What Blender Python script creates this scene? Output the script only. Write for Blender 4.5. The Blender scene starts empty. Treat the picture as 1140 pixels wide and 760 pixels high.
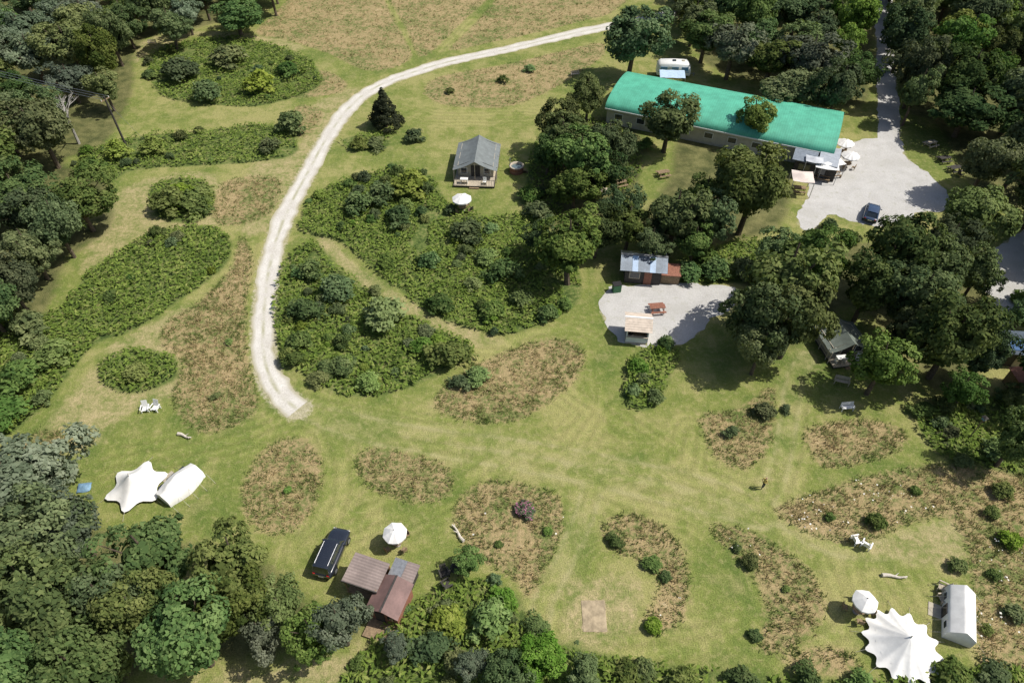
import bpy, bmesh, math, random
import numpy as np
from mathutils import Vector, Matrix, Euler
random.seed(5); rng=np.random.default_rng(7)
scene=bpy.context.scene
H=55.0; PT=math.radians(46); FP=760.0
SP,CP=math.sin(PT),math.cos(PT)
# survey coordinates -> ground plan (metres)
def G(u,v,z=0.0):
    dx=(u-570)/FP; dy=(380-v)/FP
    dz=dy*CP-SP; t=(z-H)/dz
    return (dx*t,(dy*SP+CP)*t)
def SC(u,v,z=0.0):
    dy=(380-v)/FP; return FP/((z-H)/(dy*CP-SP))
rad=math.radians
# ------------------------------------------------------------ noise
TAB=rng.random((256,256))
def vnoise(x,y,s):
    x=np.asarray(x)/s+1000.3; y=np.asarray(y)/s+1000.7
    xi=np.floor(x).astype(int); yi=np.floor(y).astype(int)
    fx=x-xi; fy=y-yi; fx=fx*fx*(3-2*fx); fy=fy*fy*(3-2*fy)
    a=TAB[xi%256,yi%256]; b=TAB[(xi+1)%256,yi%256]; c=TAB[xi%256,(yi+1)%256]; d=TAB[(xi+1)%256,(yi+1)%256]
    return (a*(1-fx)+b*fx)*(1-fy)+(c*(1-fx)+d*fx)*fy
def catmull(pts,closed=True,n=6):
    P=[np.array(p,float) for p in pts]; m=len(P); out=[]
    rngi=range(m) if closed else range(m-1)
    for i in rngi:
        if closed: p0,p1,p2,p3=P[i-1],P[i],P[(i+1)%m],P[(i+2)%m]
        else: p0,p1,p2,p3=P[max(i-1,0)],P[i],P[i+1],P[min(i+2,m-1)]
        for k in range(n):
            t=k/n
            out.append(.5*((2*p1)+(-p0+p2)*t+(2*p0-5*p1+4*p2-p3)*t*t+(-p0+3*p1-3*p2+p3)*t**3))
    if not closed: out.append(P[-1])
    return out
def plan(pts,closed=True,z=0,n=5):
    return np.array([G(a,b,z) for a,b in catmull(pts,closed,n)])
def inside(poly,X,Y):
    r=np.zeros(X.shape,bool); n=len(poly)
    for i in range(n):
        x1,y1=poly[i]; x2,y2=poly[(i+1)%n]
        if y1==y2: continue
        c=((y1>Y)!=(y2>Y))&(X<(x2-x1)*(Y-y1)/(y2-y1)+x1)
        r^=c
    return r
def segdist(poly,X,Y,closed=True):
    d=np.full(X.shape,1e9); n=len(poly)
    for i in range(n if closed else n-1):
        x1,y1=poly[i]; x2,y2=poly[(i+1)%n]
        L=(x2-x1)**2+(y2-y1)**2+1e-9
        t=np.clip(((X-x1)*(x2-x1)+(Y-y1)*(y2-y1))/L,0,1)
        d=np.minimum(d,(X-x1-t*(x2-x1))**2+(Y-y1-t*(y2-y1))**2)
    return np.sqrt(d)
def field(polys,X,Y,cap=5,closed=True):
    out=np.full(X.shape,-float(cap))
    for p in polys:
        m=(X>p[:,0].min()-cap)&(X<p[:,0].max()+cap)&(Y>p[:,1].min()-cap)&(Y<p[:,1].max()+cap)
        if not m.any(): continue
        x,y=X[m],Y[m]; d=segdist(p,x,y,closed)
        if closed: d=np.where(inside(p,x,y),d,-d)
        else: d=-d
        out[m]=np.maximum(out[m],np.clip(d,-cap,cap))
    return out
def sample(poly,dens):
    x0,y0=poly.min(0); x1,y1=poly.max(0)
    n=int((x1-x0)*(y1-y0)*dens)
    X=rng.uniform(x0,x1,n); Y=rng.uniform(y0,y1,n)
    m=inside(poly,X,Y); return X[m],Y[m]
# ------------------------------------------------------------ mesh helpers
def mk(name,V,F,mats,attrs=None,midx=None,smooth=False,link=True):
    V=np.asarray(V,dtype=np.float32); F=np.asarray(F,dtype=np.int32); m,k=F.shape
    me=bpy.data.meshes.new(name)
    me.vertices.add(len(V)); me.vertices.foreach_set('co',V.ravel())
    me.loops.add(m*k); me.loops.foreach_set('vertex_index',F.ravel())
    me.polygons.add(m); me.polygons.foreach_set('loop_start',np.arange(0,m*k,k,dtype=np.int32))
    if midx is not None: me.polygons.foreach_set('material_index',np.asarray(midx,dtype=np.int32))
    me.polygons.foreach_set('use_smooth',np.full(m,smooth,dtype=bool))
    me.update(calc_edges=True)
    for a,(dom,arr) in (attrs or {}).items():
        at=me.attributes.new(a,'FLOAT',dom); at.data.foreach_set('value',np.asarray(arr,dtype=np.float32))
    for mt in mats: me.materials.append(mt)
    if not link: return me
    ob=bpy.data.objects.new(name,me); scene.collection.objects.link(ob); return ob
def place(name,me,loc,rz=0,sc=(1,1,1)):
    ob=bpy.data.objects.new(name,me); scene.collection.objects.link(ob)
    ob.location=loc; ob.rotation_euler=(0,0,rz); ob.scale=sc; return ob
# ------------------------------------------------------------ material helper
class M:
    def __init__(s,name):
        s.m=bpy.data.materials.new(name); s.m.use_nodes=True; s.nt=s.m.node_tree; s.nt.nodes.clear()
        s.out=s.nt.nodes.new('ShaderNodeOutputMaterial')
    def n(s,t): return s.nt.nodes.new(t)
    def L(s,a,b):
        if isinstance(a,bpy.types.NodeSocket): s.nt.links.new(a,b)
        elif isinstance(a,(tuple,list)):
            b.default_value=tuple(a)+((1,) if len(a)==3 and b.type=='RGBA' else ())
        else: b.default_value=a
    def pos(s): return s.n('ShaderNodeNewGeometry').outputs['Position']
    def obj(s): return s.n('ShaderNodeTexCoord').outputs['Object']
    def noise(s,sc,det=3,vec=None,rough=.55):
        k=s.n('ShaderNodeTexNoise'); k.inputs['Scale'].default_value=sc; k.inputs['Detail'].default_value=det; k.inputs['Roughness'].default_value=rough
        s.L(vec if vec is not None else s.pos(),k.inputs['Vector']); return k.outputs['Fac']
    def ma(s,op,a,b=0,c=0,clamp=False):
        k=s.n('ShaderNodeMath'); k.operation=op; k.use_clamp=clamp; s.L(a,k.inputs[0]); s.L(b,k.inputs[1]); s.L(c,k.inputs[2]); return k.outputs[0]
    def step(s,x,a,b,o0=0,o1=1):
        k=s.n('ShaderNodeMapRange'); k.interpolation_type='SMOOTHSTEP'
        s.L(x,k.inputs[0])
        for i,q in enumerate((a,b,o0,o1)): k.inputs[i+1].default_value=q
        return k.outputs[0]
    def ramp(s,f,stops):
        k=s.n('ShaderNodeValToRGB'); e=k.color_ramp.elements
        while len(e)<len(stops): e.new(.5)
        for i,(p,c) in enumerate(stops): e[i].position=p; e[i].color=tuple(c)+(1,)
        s.L(f,k.inputs[0]); return k.outputs[0]
    def mix(s,f,a,b,bt='MIX'):
        k=s.n('ShaderNodeMix'); k.data_type='RGBA'; k.blend_type=bt
        s.L(f,k.inputs[0]); s.L(a,k.inputs[6]); s.L(b,k.inputs[7]); return k.outputs[2]
    def gain(s,c,f):
        k=s.n('ShaderNodeVectorMath'); k.operation='SCALE'; s.L(c,k.inputs[0]); s.L(f,k.inputs[3]); return k.outputs[0]
    def attr(s,a):
        k=s.n('ShaderNodeAttribute'); k.attribute_name=a; return k.outputs['Fac']
    def bump(s,h,st=.5,d=.1):
        k=s.n('ShaderNodeBump'); k.inputs['Strength'].default_value=st; k.inputs['Distance'].default_value=d; s.L(h,k.inputs['Height']); return k.outputs[0]
    def bsdf(s,col,rough=.8,spec=.3,metal=0,bump=None,coat=0):
        b=s.n('ShaderNodeBsdfPrincipled'); s.L(col,b.inputs['Base Color']); s.L(rough,b.inputs['Roughness'])
        b.inputs['Specular IOR Level'].default_value=spec; b.inputs['Metallic'].default_value=metal; b.inputs['Coat Weight'].default_value=coat
        if bump is not None: s.L(bump,b.inputs['Normal'])
        s.L(b.outputs[0],s.out.inputs[0]); return s.m
def simple(name,c,rough=.7,var=.15,ns=3,metal=0,spec=.3,coat=0,bumpst=0):
    m=M(name); o=m.obj(); n=m.noise(ns,5,o,.65)
    f=m.step(n,.3,.7,1-var,1+var)
    bp=m.bump(m.noise(ns*6,3,o),bumpst,.02) if bumpst else None
    return m.bsdf(m.gain(c,f),rough,spec,metal,bp,coat)
def leafmat(name,cols,transl=.26,huevar=.035,valvar=.28):
    m=M(name); t=m.attr('tone'); oi=m.n('ShaderNodeObjectInfo')
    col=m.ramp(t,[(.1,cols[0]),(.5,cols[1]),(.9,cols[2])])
    hs=m.n('ShaderNodeHueSaturation')
    r=oi.outputs['Random']
    m.L(m.ma('MULTIPLY_ADD',r,huevar*2,.5-huevar),hs.inputs['Hue'])
    r2=m.ma('FRACT',m.ma('MULTIPLY',r,17.3))
    m.L(m.ma('MULTIPLY_ADD',r2,valvar*2,1-valvar),hs.inputs['Value'])
    r3=m.ma('FRACT',m.ma('MULTIPLY',r,7.7))
    m.L(m.ma('MULTIPLY_ADD',r3,.35,.72),hs.inputs['Saturation'])
    m.L(col,hs.inputs['Color']); c=hs.outputs[0]
    d=m.n('ShaderNodeBsdfDiffuse'); m.L(c,d.inputs[0])
    tr=m.n('ShaderNodeBsdfTranslucent'); m.L(m.mix(1,c,(1.15,1.2,.6),'MULTIPLY'),tr.inputs[0])
    ms=m.n('ShaderNodeMixShader'); ms.inputs[0].default_value=transl; m.L(d.outputs[0],ms.inputs[1]); m.L(tr.outputs[0],ms.inputs[2])
    m.L(ms.outputs[0],m.out.inputs[0]); return m.m
# ------------------------------------------------------------ areas (survey coords)
DRY=[
 [(285,37),(305,15),(330,-10),(360,-40),(400,-60),(420,-20),(436,15),(452,45),(458,64),(438,76),(405,78),(365,60),(320,45)],
 [(428,-10),(420,-60),(600,-60),(548,-5),(515,25),(490,50),(468,64),(455,40),(440,12)],
 [(560,-10),(600,-60),(760,-60),(690,8),(655,22),(600,36),(550,47),(500,56),(525,30)],
 [(472,100),(490,85),(560,72),(620,58),(668,48),(672,62),(640,85),(605,105),(560,120),(500,118),(478,110)],
 [(352,78),(385,90),(380,103),(340,109),(322,105)],
 [(248,203),(310,198),(303,235),(270,250),(238,246)],
 [(330,118),(360,125),(345,150),(325,150)],
 [(268,262),(282,290),(275,340),(278,400),(288,452),(262,474),(230,482),(205,470),(192,440),(203,405),(180,385),(185,358),(222,335),(255,300)],
 [(482,450),(500,425),(530,405),(570,388),(610,376),(640,380),(652,400),(640,425),(610,450),(580,467),(540,472),(500,464)],
 [(268,545),(283,512),(308,490),(338,487),(355,503),(359,535),(345,575),(320,594),(290,592),(270,570)],
 [(396,510),(412,498),(450,502),(490,514),(506,530),(498,552),(470,561),(430,552),(403,535)],
 [(505,570),(520,545),(548,534),(592,540),(624,555),(629,585),(615,620),(592,665),(570,645),(530,622),(510,597)],
 [(671,585),(700,571),(735,583),(760,612),(769,650),(762,690),(737,706),(716,692),(733,650),(715,625),(680,612)],
 [(791,586),(830,588),(870,608),(907,640),(920,675),(907,705),(870,727),(843,722),(850,680),(840,645),(812,615)],
 [(780,462),(820,455),(858,430),(863,455),(858,495),(835,521),(805,516),(785,490)],
 [(896,478),(940,467),(985,469),(1010,484),(1000,502),(960,516),(920,521),(900,502)],
 [(864,570),(900,550),(970,528),(1040,516),(1090,520),(1180,545),(1180,800),(1095,745),(1082,700),(1078,630),(1062,585),(1035,578),(1000,588),(960,606),(910,598)],
 [(870,735),(900,718),(940,722),(960,745),(920,752)],
 [(20,498),(45,478),(80,486),(70,505),(35,510)],
]
BRK=[
 [(163,68),(200,48),(260,42),(330,58),(358,82),(350,100),(290,118),(230,116),(180,106)],
 [(85,180),(140,155),(230,145),(290,138),(327,150),(328,172),(280,181),(220,185),(150,190),(120,205),(92,198)],
 [(60,345),(100,302),(160,265),(220,250),(257,265),(250,298),(200,335),(150,368),(105,385),(60,440),(20,478),(-60,520),(-60,360)],
 [(110,408),(150,388),(195,398),(193,425),(150,438),(118,430)],
 [(340,270),(358,274),(380,300),(430,335),(480,362),(520,380),(527,395),(500,412),(440,437),(390,442),(350,427),(320,398),(305,362),(305,320),(320,288)],
 [(333,248),(352,215),(400,196),(440,190),(480,195),(500,225),(545,240),(590,240),(640,290),(645,335),(600,362),(560,373),(520,365),(480,350),(440,320),(410,295),(375,268),(345,262)],
 [(693,440),(700,402),(715,388),(748,385),(757,400),(745,425),(735,450),(710,458)],
 [(425,700),(485,655),(545,645),(580,665),(600,700),(680,728),(780,742),(870,752),(1000,753),(1100,740),(1180,755),(1180,820),(420,820)],
 [(585,200),(600,150),(640,130),(700,150),(715,190),(690,215),(640,215),(620,250),(590,250)],
 [(760,290),(810,270),(850,270),(850,310),(800,316),(765,312)],
 [(165,215),(185,200),(225,200),(240,220),(225,245),(180,245)],
 [(380,155),(430,148),(430,165),(395,168)],
 [(1020,470),(1060,450),(1110,440),(1180,440),(1180,535),(1090,518),(1050,512)],
]
STRAW=[
 [(90,300),(115,235),(160,200),(240,195),(245,250),(225,262),(160,262),(120,290)],
 [(280,180),(330,165),(345,120),(385,100),(400,105),(350,165),(310,245),(285,262),(268,258)],
 [(20,510),(70,450),(120,390),(180,352),(215,340),(205,400),(195,440),(150,455),(100,500),(60,510)],
 [(100,800),(220,752),(330,738),(420,720),(470,745),(520,800)],
 [(632,715),(628,655),(668,640),(712,652),(704,708),(670,722)],
 [(150,70),(155,50),(200,35),(300,40),(340,55),(300,55),(220,40),(170,60)],
 [(390,240),(375,268),(430,320),(540,372),(560,380),(530,385),(470,362),(400,315),(355,275),(360,255)],
 [(970,610),(1040,582),(1072,600),(1075,640),(1030,625)],
]
WOOD=[
 [(-200,-60),(290,-60),(285,5),(235,28),(170,42),(152,60),(150,105),(120,160),(75,180),(120,195),(128,250),(80,290),(55,345),(0,380),(-200,420)],
 [(745,-60),(978,-60),(972,60),(965,118),(900,112),(850,95),(790,75),(770,45)],
 [(1003,-60),(1300,-60),(1300,280),(1140,235),(1085,215),(1040,140),(1003,110)],
 [(-200,510),(40,530),(100,575),(215,600),(290,610),(330,650),(385,680),(415,700),(360,730),(240,745),(150,760),(120,850),(-200,850)],
 [(830,300),(900,270),(1010,270),(1100,290),(1110,400),(1040,440),(1010,400),(950,345),(920,370),(880,390),(840,380)],
 [(590,190),(620,140),(700,130),(720,180),(690,250),(640,260),(600,250)],
 [(760,150),(870,150),(880,240),(830,270),(740,280),(700,260),(740,200)],
]
PATHS=[
 [(325,450),(400,470),(480,485),(560,495),(640,508),(720,525),(800,545),(860,570),(920,606),(990,612),(1060,590)],
 [(660,512),(655,560),(630,620),(605,670),(600,710)],
 [(640,500),(672,440),(660,375),(605,368),(540,385),(470,362),(420,330),(365,275)],
 [(850,565),(868,520),(878,470),(885,420),(900,398)],
 [(335,455),(370,480),(382,530),(370,580),(340,615)],
 [(380,590),(440,570),(500,548),(560,505)],
 [(320,465),(250,492),(120,515)],
 [(275,400),(285,300),(318,205),(368,115),(300,55),(200,42)],
 [(640,530),(700,560),(780,580),(820,640),(835,700),(770,722),(660,730)],
 [(930,620),(945,690),(880,735)],
 [(460,72),(440,30),(420,-30)],[(470,68),(505,35),(570,-30)],
 [(405,110),(480,130),(590,130)],[(560,380),(700,480),(760,520)],[(770,480),(765,520)],
 [(1000,625),(1020,660),(1040,690)],
]
RUTS=[PATHS[0],PATHS[3],PATHS[1],[(340,458),(400,482),(480,498),(560,512),(640,527),(720,546),(800,566),(850,580)]]
TRACK=[(850,-22),(800,-2),(765,10),(700,25),(640,37),(560,56),(500,69),(447,85),(412,101),(387,122),(363,155),(341,195),(320,235),(304,280),(296,325),(293,365),(295,400),(304,428),(318,445),(332,456)]
YARD1=[(668,345),(672,328),(690,319),(740,316),(800,318),(820,322),(814,345),(792,353),(778,370),(757,383),(718,386),(690,377),(675,360)]
YARD2=[(905,195),(935,165),(960,156),(1000,156),(1010,175),(1035,195),(1052,212),(1058,232),(1020,238),(1000,248),(975,252),(940,243),(922,238),(905,258),(888,250),(893,232),(900,215)]
LANE2=[(990,170),(990,140),(988,110),(986,60),(984,0),(984,-40)]
YARD3=[(1103,345),(1098,310),(1104,285),(1128,262),(1200,230),(1200,330),(1145,325),(1130,345),(1122,366),(1108,362)]
PD=[plan(p) for p in DRY]; PB=[plan(p) for p in BRK]; PS=[plan(p) for p in STRAW]; PW=[plan(p) for p in WOOD]
PP=[plan(p,False) for p in PATHS]; PR=[plan(p,False) for p in RUTS]
TR=plan(TRACK,False,n=10); LN=plan(LANE2,False)
# ------------------------------------------------------------ ground
def axis(a,b,st,far):
    c=np.arange(a,b,st); o=[];d=st
    x=0
    while x<far: d*=1.45; x+=d; o.append(x)
    o=np.array(o); return np.concatenate([(a-o)[::-1],c,b+o])
gx=axis(-122,122,.42,3500); gy=axis(8,172,.42,3500)
X,Y=np.meshgrid(gx,gy); nx,ny=len(gx),len(gy)
Xf,Yf=X.ravel(),Y.ravel()
core=(np.abs(Xf)<135)&(Yf>0)&(Yf<190)
def fld(polys,cap,closed=True):
    o=np.full(Xf.shape,-float(cap)); o[core]=field(polys,Xf[core],Yf[core],cap,closed); return o
aD=fld(PD,3);aB=fld(PB,3);aS=fld(PS,3);aW=fld(PW,3);aP=-fld(PP,7,False);aR=-fld(PR,4,False)
aT=np.maximum(fld([TR],4,False)+1.5,fld([LN],4,False)+1.7)
aT=np.maximum(aT,fld([plan(YARD1),plan(YARD2),plan(YARD3)],3))
aW=np.where(core,aW,np.where(vnoise(Xf,Yf,90)>.55,3,-3))
aBare=fld([np.array([G(*p) for p in [(649,668),(675,667),(674,703),(648,703)]])],3)
idx=np.arange(nx*ny).reshape(ny,nx)
Fg=np.stack([idx[:-1,:-1],idx[:-1,1:],idx[1:,1:],idx[1:,:-1]],-1).reshape(-1,4)
g=M('meadow_ground'); P=g.pos()
n0=g.noise(.035,2,P);n1=g.noise(.13,3,P);n2=g.noise(.55,4,P);n3=g.noise(2.2,4,P);n4=g.noise(9,3,P)
f=g.ma('ADD',g.ma('MULTIPLY',n1,.45),g.ma('ADD',g.ma('MULTIPLY',n0,.35),g.ma('MULTIPLY',n2,.3)))
mown=g.ramp(f,[(.43,(.112,.156,.036)),(.53,(.178,.208,.054)),(.62,(.285,.275,.102))])
mown=g.mix(g.ma('MULTIPLY',g.step(n3,.48,.72),.42),mown,(.33,.295,.14))
mown=g.mix(g.ma('MULTIPLY',g.step(g.noise(.9,5,P,.7),.5,.68),.4),mown,(.10,.145,.032))
mown=g.mix(g.ma('MULTIPLY',g.step(g.noise(.22,5,P,.65),.52,.66),.38),mown,(.33,.29,.13))
dP=g.attr('d_path'); wob=g.ma('MULTIPLY_ADD',n1,2.2,dP)
st=g.ma('SINE',g.ma('MULTIPLY',wob,2*math.pi/1.05)); fade=g.ma('MULTIPLY',g.step(dP,1.6,4.2,1,0),g.step(n1,.40,.55,.25,1))
st=g.ma('MULTIPLY',g.ma('MULTIPLY',st,fade),.09)
mown=g.gain(mown,g.ma('ADD',st,1.0))
dR=g.attr('d_rut'); rut=g.step(g.ma('ABSOLUTE',g.ma('SUBTRACT',dR,.8)),.02,.42,1,0)
rut=g.ma('MULTIPLY',rut,g.step(n2,.36,.66,.08,.5)); mown=g.mix(rut,mown,(.36,.335,.17))
worn=g.ma('MULTIPLY',g.step(dR,.3,2.6,1,0),g.step(n2,.4,.68,.05,.4)); mown=g.mix(worn,mown,(.34,.31,.15))
straw=g.ramp(g.ma('ADD',g.ma('MULTIPLY',n2,.6),g.ma('MULTIPLY',n3,.4)),[(.36,(.17,.20,.06)),(.5,(.29,.265,.12)),(.66,(.42,.34,.19))])
c=g.mix(g.step(g.ma('MULTIPLY_ADD',n2,2.2,g.attr('d_straw')),.5,2.0,0,.85),mown,straw)
dry=g.ramp(g.ma('ADD',g.ma('ADD',g.ma('MULTIPLY',n2,.35),g.ma('MULTIPLY',n1,.3)),g.ma('MULTIPLY',n3,.35)),[(.38,(.11,.145,.04)),(.45,(.18,.185,.07)),(.51,(.29,.235,.115)),(.60,(.36,.275,.145)),(.70,(.46,.38,.225))])
c=g.mix(g.step(g.ma('MULTIPLY_ADD',n3,.9,g.attr('d_dry')),.1,1.1),c,dry)
brk=g.ramp(g.ma('ADD',g.ma('MULTIPLY',n2,.5),g.ma('MULTIPLY',n3,.5)),[(.38,(.05,.08,.022)),(.5,(.11,.15,.04)),(.64,(.21,.215,.08))])
c=g.mix(g.step(g.ma('MULTIPLY_ADD',n3,.9,g.attr('d_brk')),.2,.9),c,brk)
wood=g.ramp(n2,[(.35,(.06,.065,.028)),(.65,(.16,.155,.065))])
c=g.mix(g.step(g.ma('MULTIPLY_ADD',n2,2.5,g.attr('d_wood')),1.0,2.6,0,.85),c,wood)
dust=g.ramp(n3,[(.3,(.33,.30,.18)),(.7,(.50,.45,.34))])
c=g.mix(g.step(g.ma('MULTIPLY_ADD',n3,1.1,g.attr('d_track')),.35,.95,0,.8),c,dust)
c=g.mix(g.step(g.ma('MULTIPLY_ADD',n3,.4,g.attr('d_bare')),.1,.35),c,g.ramp(n3,[(.3,(.34,.26,.17)),(.7,(.46,.36,.25))]))
c=g.gain(c,g.step(n4,.3,.7,.76,1.24))
gm=g.bsdf(c,.95,.1,0,g.bump(g.ma('ADD',n4,g.ma('MULTIPLY',n3,1.5)),.55,.12))
ground=mk('ground',np.stack([Xf,Yf,np.zeros_like(Xf)],1),Fg,[gm],{k:('POINT',a) for k,a in dict(d_dry=aD,d_brk=aB,d_straw=aS,d_wood=aW,d_path=aP,d_rut=aR,d_track=aT,d_bare=aBare).items()})
# gravel
def gravelmat(name,c0,c1,lat):
    g=M(name);P=g.pos(); a=g.noise(.5,4,P); b=g.noise(5,4,P); d=g.noise(25,2,P)
    c=g.ramp(g.ma('ADD',g.ma('MULTIPLY',a,.5),g.ma('MULTIPLY',b,.5)),[(.35,c0),(.65,c1)])
    if lat:
        l=g.ma('ABSOLUTE',g.attr('lat'))
        mid=g.ma('MULTIPLY',g.step(l,.0,.3,1,0),g.step(a,.35,.65,.0,.8)); c=g.mix(mid,c,(.32,.31,.19))
        ed=g.ma('MULTIPLY',g.step(g.ma('MULTIPLY_ADD',b,.5,l),.85,1.25,0,1),.75); c=g.mix(ed,c,(.34,.31,.19))
    else:
        c=g.mix(g.step(g.noise(1.1,5,P,.7),.56,.7,0,.5),c,(.30,.30,.2))
        c=g.mix(g.step(g.noise(.25,4,P,.6),.5,.66,0,.4),c,(.33,.32,.28))
    c=g.gain(c,g.step(d,.3,.7,.86,1.14))
    return g.bsdf(c,.95,.1,0,g.bump(b,.4,.05))
gr1=gravelmat('track_gravel',(.47,.44,.39),(.66,.64,.59),True)
gr2=gravelmat('yard_gravel',(.41,.40,.38),(.54,.53,.51),False)
def ribbon(name,line,w0,w1,mat,z=.012):
    seg=np.linalg.norm(np.diff(line,axis=0),axis=1); s=np.concatenate([[0],np.cumsum(seg)])
    q=np.arange(0,s[-1],.35); x=np.interp(q,s,line[:,0]); y=np.interp(q,s,line[:,1])
    tx=np.gradient(x);ty=np.gradient(y);l=np.hypot(tx,ty);nxx,nyy=-ty/l,tx/l
    w=(w0+(w1-w0)*q/s[-1])/2
    V=[];lat=[];K=9
    jl=(vnoise(q,q*0+3,1.1)-.5)*.5+(vnoise(q,q*0+9,5)-.5)*.6; jr=(vnoise(q,q*0+33,1.1)-.5)*.5+(vnoise(q,q*0+39,5)-.5)*.6
    for k in range(K):
        a=-1+2*k/(K-1); off=a*w+np.where(a<0,-jl*abs(a),jr*abs(a))
        V.append(np.stack([x+nxx*off,y+nyy*off,np.full_like(x,z)],1)); lat.append(np.full_like(x,a))
    n=len(q); V=np.concatenate(V);lat=np.concatenate(lat); I=np.arange(n*K).reshape(K,n)
    F=np.stack([I[:-1,:-1],I[:-1,1:],I[1:,1:],I[1:,:-1]],-1).reshape(-1,4)
    return mk(name,V,F,[mat],{'lat':('POINT',lat)})
ribbon('gravel_track',TR,3.4,2.6,gr1)
ribbon('gravel_lane',LN,3.4,3.2,gr2,.010)
def yard(name,pts,mat,z):
    p=plan(pts,n=12); bm=bmesh.new()
    vs=[bm.verts.new((x+(vnoise(x,y,.9)-.5)*.9,y+(vnoise(x+50,y,.9)-.5)*.9,z)) for x,y in p]
    bm.faces.new(vs); bmesh.ops.triangulate(bm,faces=bm.faces[:])
    bm.normal_update()
    for fc in bm.faces:
        if fc.normal.z<0: fc.normal_flip()
    me=bpy.data.meshes.new(name); bm.to_mesh(me); me.materials.append(mat); place(name,me,(0,0,0))
yard('gravel_yard',YARD1,gr2,.014); yard('gravel_yard',YARD2,gr2,.016); yard('gravel_yard',YARD3,gr2,.014)
# ------------------------------------------------------------ leaves / trees
def leafquads(C,Nn,S,aspect=1.0):
    n=len(C); Nn=Nn/np.linalg.norm(Nn,axis=1,keepdims=True)
    r=rng.normal(size=(n,3)); T=np.cross(Nn,r); T/=np.linalg.norm(T,axis=1,keepdims=True); Bt=np.cross(Nn,T)
    S=S[:,None]; a=T*S*aspect; b=Bt*S
    V=np.stack([C-a,C-b*.8,C+a,C+b*.8],1).reshape(-1,3)
    return V,np.arange(4*n).reshape(-1,4)
def tube(p0,p1,r0,r1,k=7):
    p0,p1=np.array(p0,float),np.array(p1,float); d=p1-p0; d/=np.linalg.norm(d)
    a=np.cross(d,[0.3,1,.2]); a/=np.linalg.norm(a); b=np.cross(d,a)
    t=np.arange(k)*2*math.pi/k; ring=np.cos(t)[:,None]*a+np.sin(t)[:,None]*b
    V=np.concatenate([p0+ring*r0,p1+ring*r1]); i=np.arange(k); j=(i+1)%k
    return V,np.stack([i,j,j+k,i+k],1)
bark=simple('bark',(.11,.085,.06),.9,.4,4,bumpst=.5)
LM={'oak':leafmat('oak_leaves',[(.052,.088,.028),(.105,.155,.044),(.175,.225,.072)]),
    'dark':leafmat('dark_leaves',[(.036,.064,.026),(.074,.110,.040),(.13,.168,.060)]),
    'bright':leafmat('bright_leaves',[(.082,.135,.026),(.150,.225,.042),(.225,.295,.07)]),
    'grey':leafmat('willow_leaves',[(.085,.115,.068),(.15,.185,.115),(.22,.255,.17)]),
    'conifer':leafmat('conifer_needles',[(.024,.044,.02),(.048,.072,.03),(.08,.105,.045)])}
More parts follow.
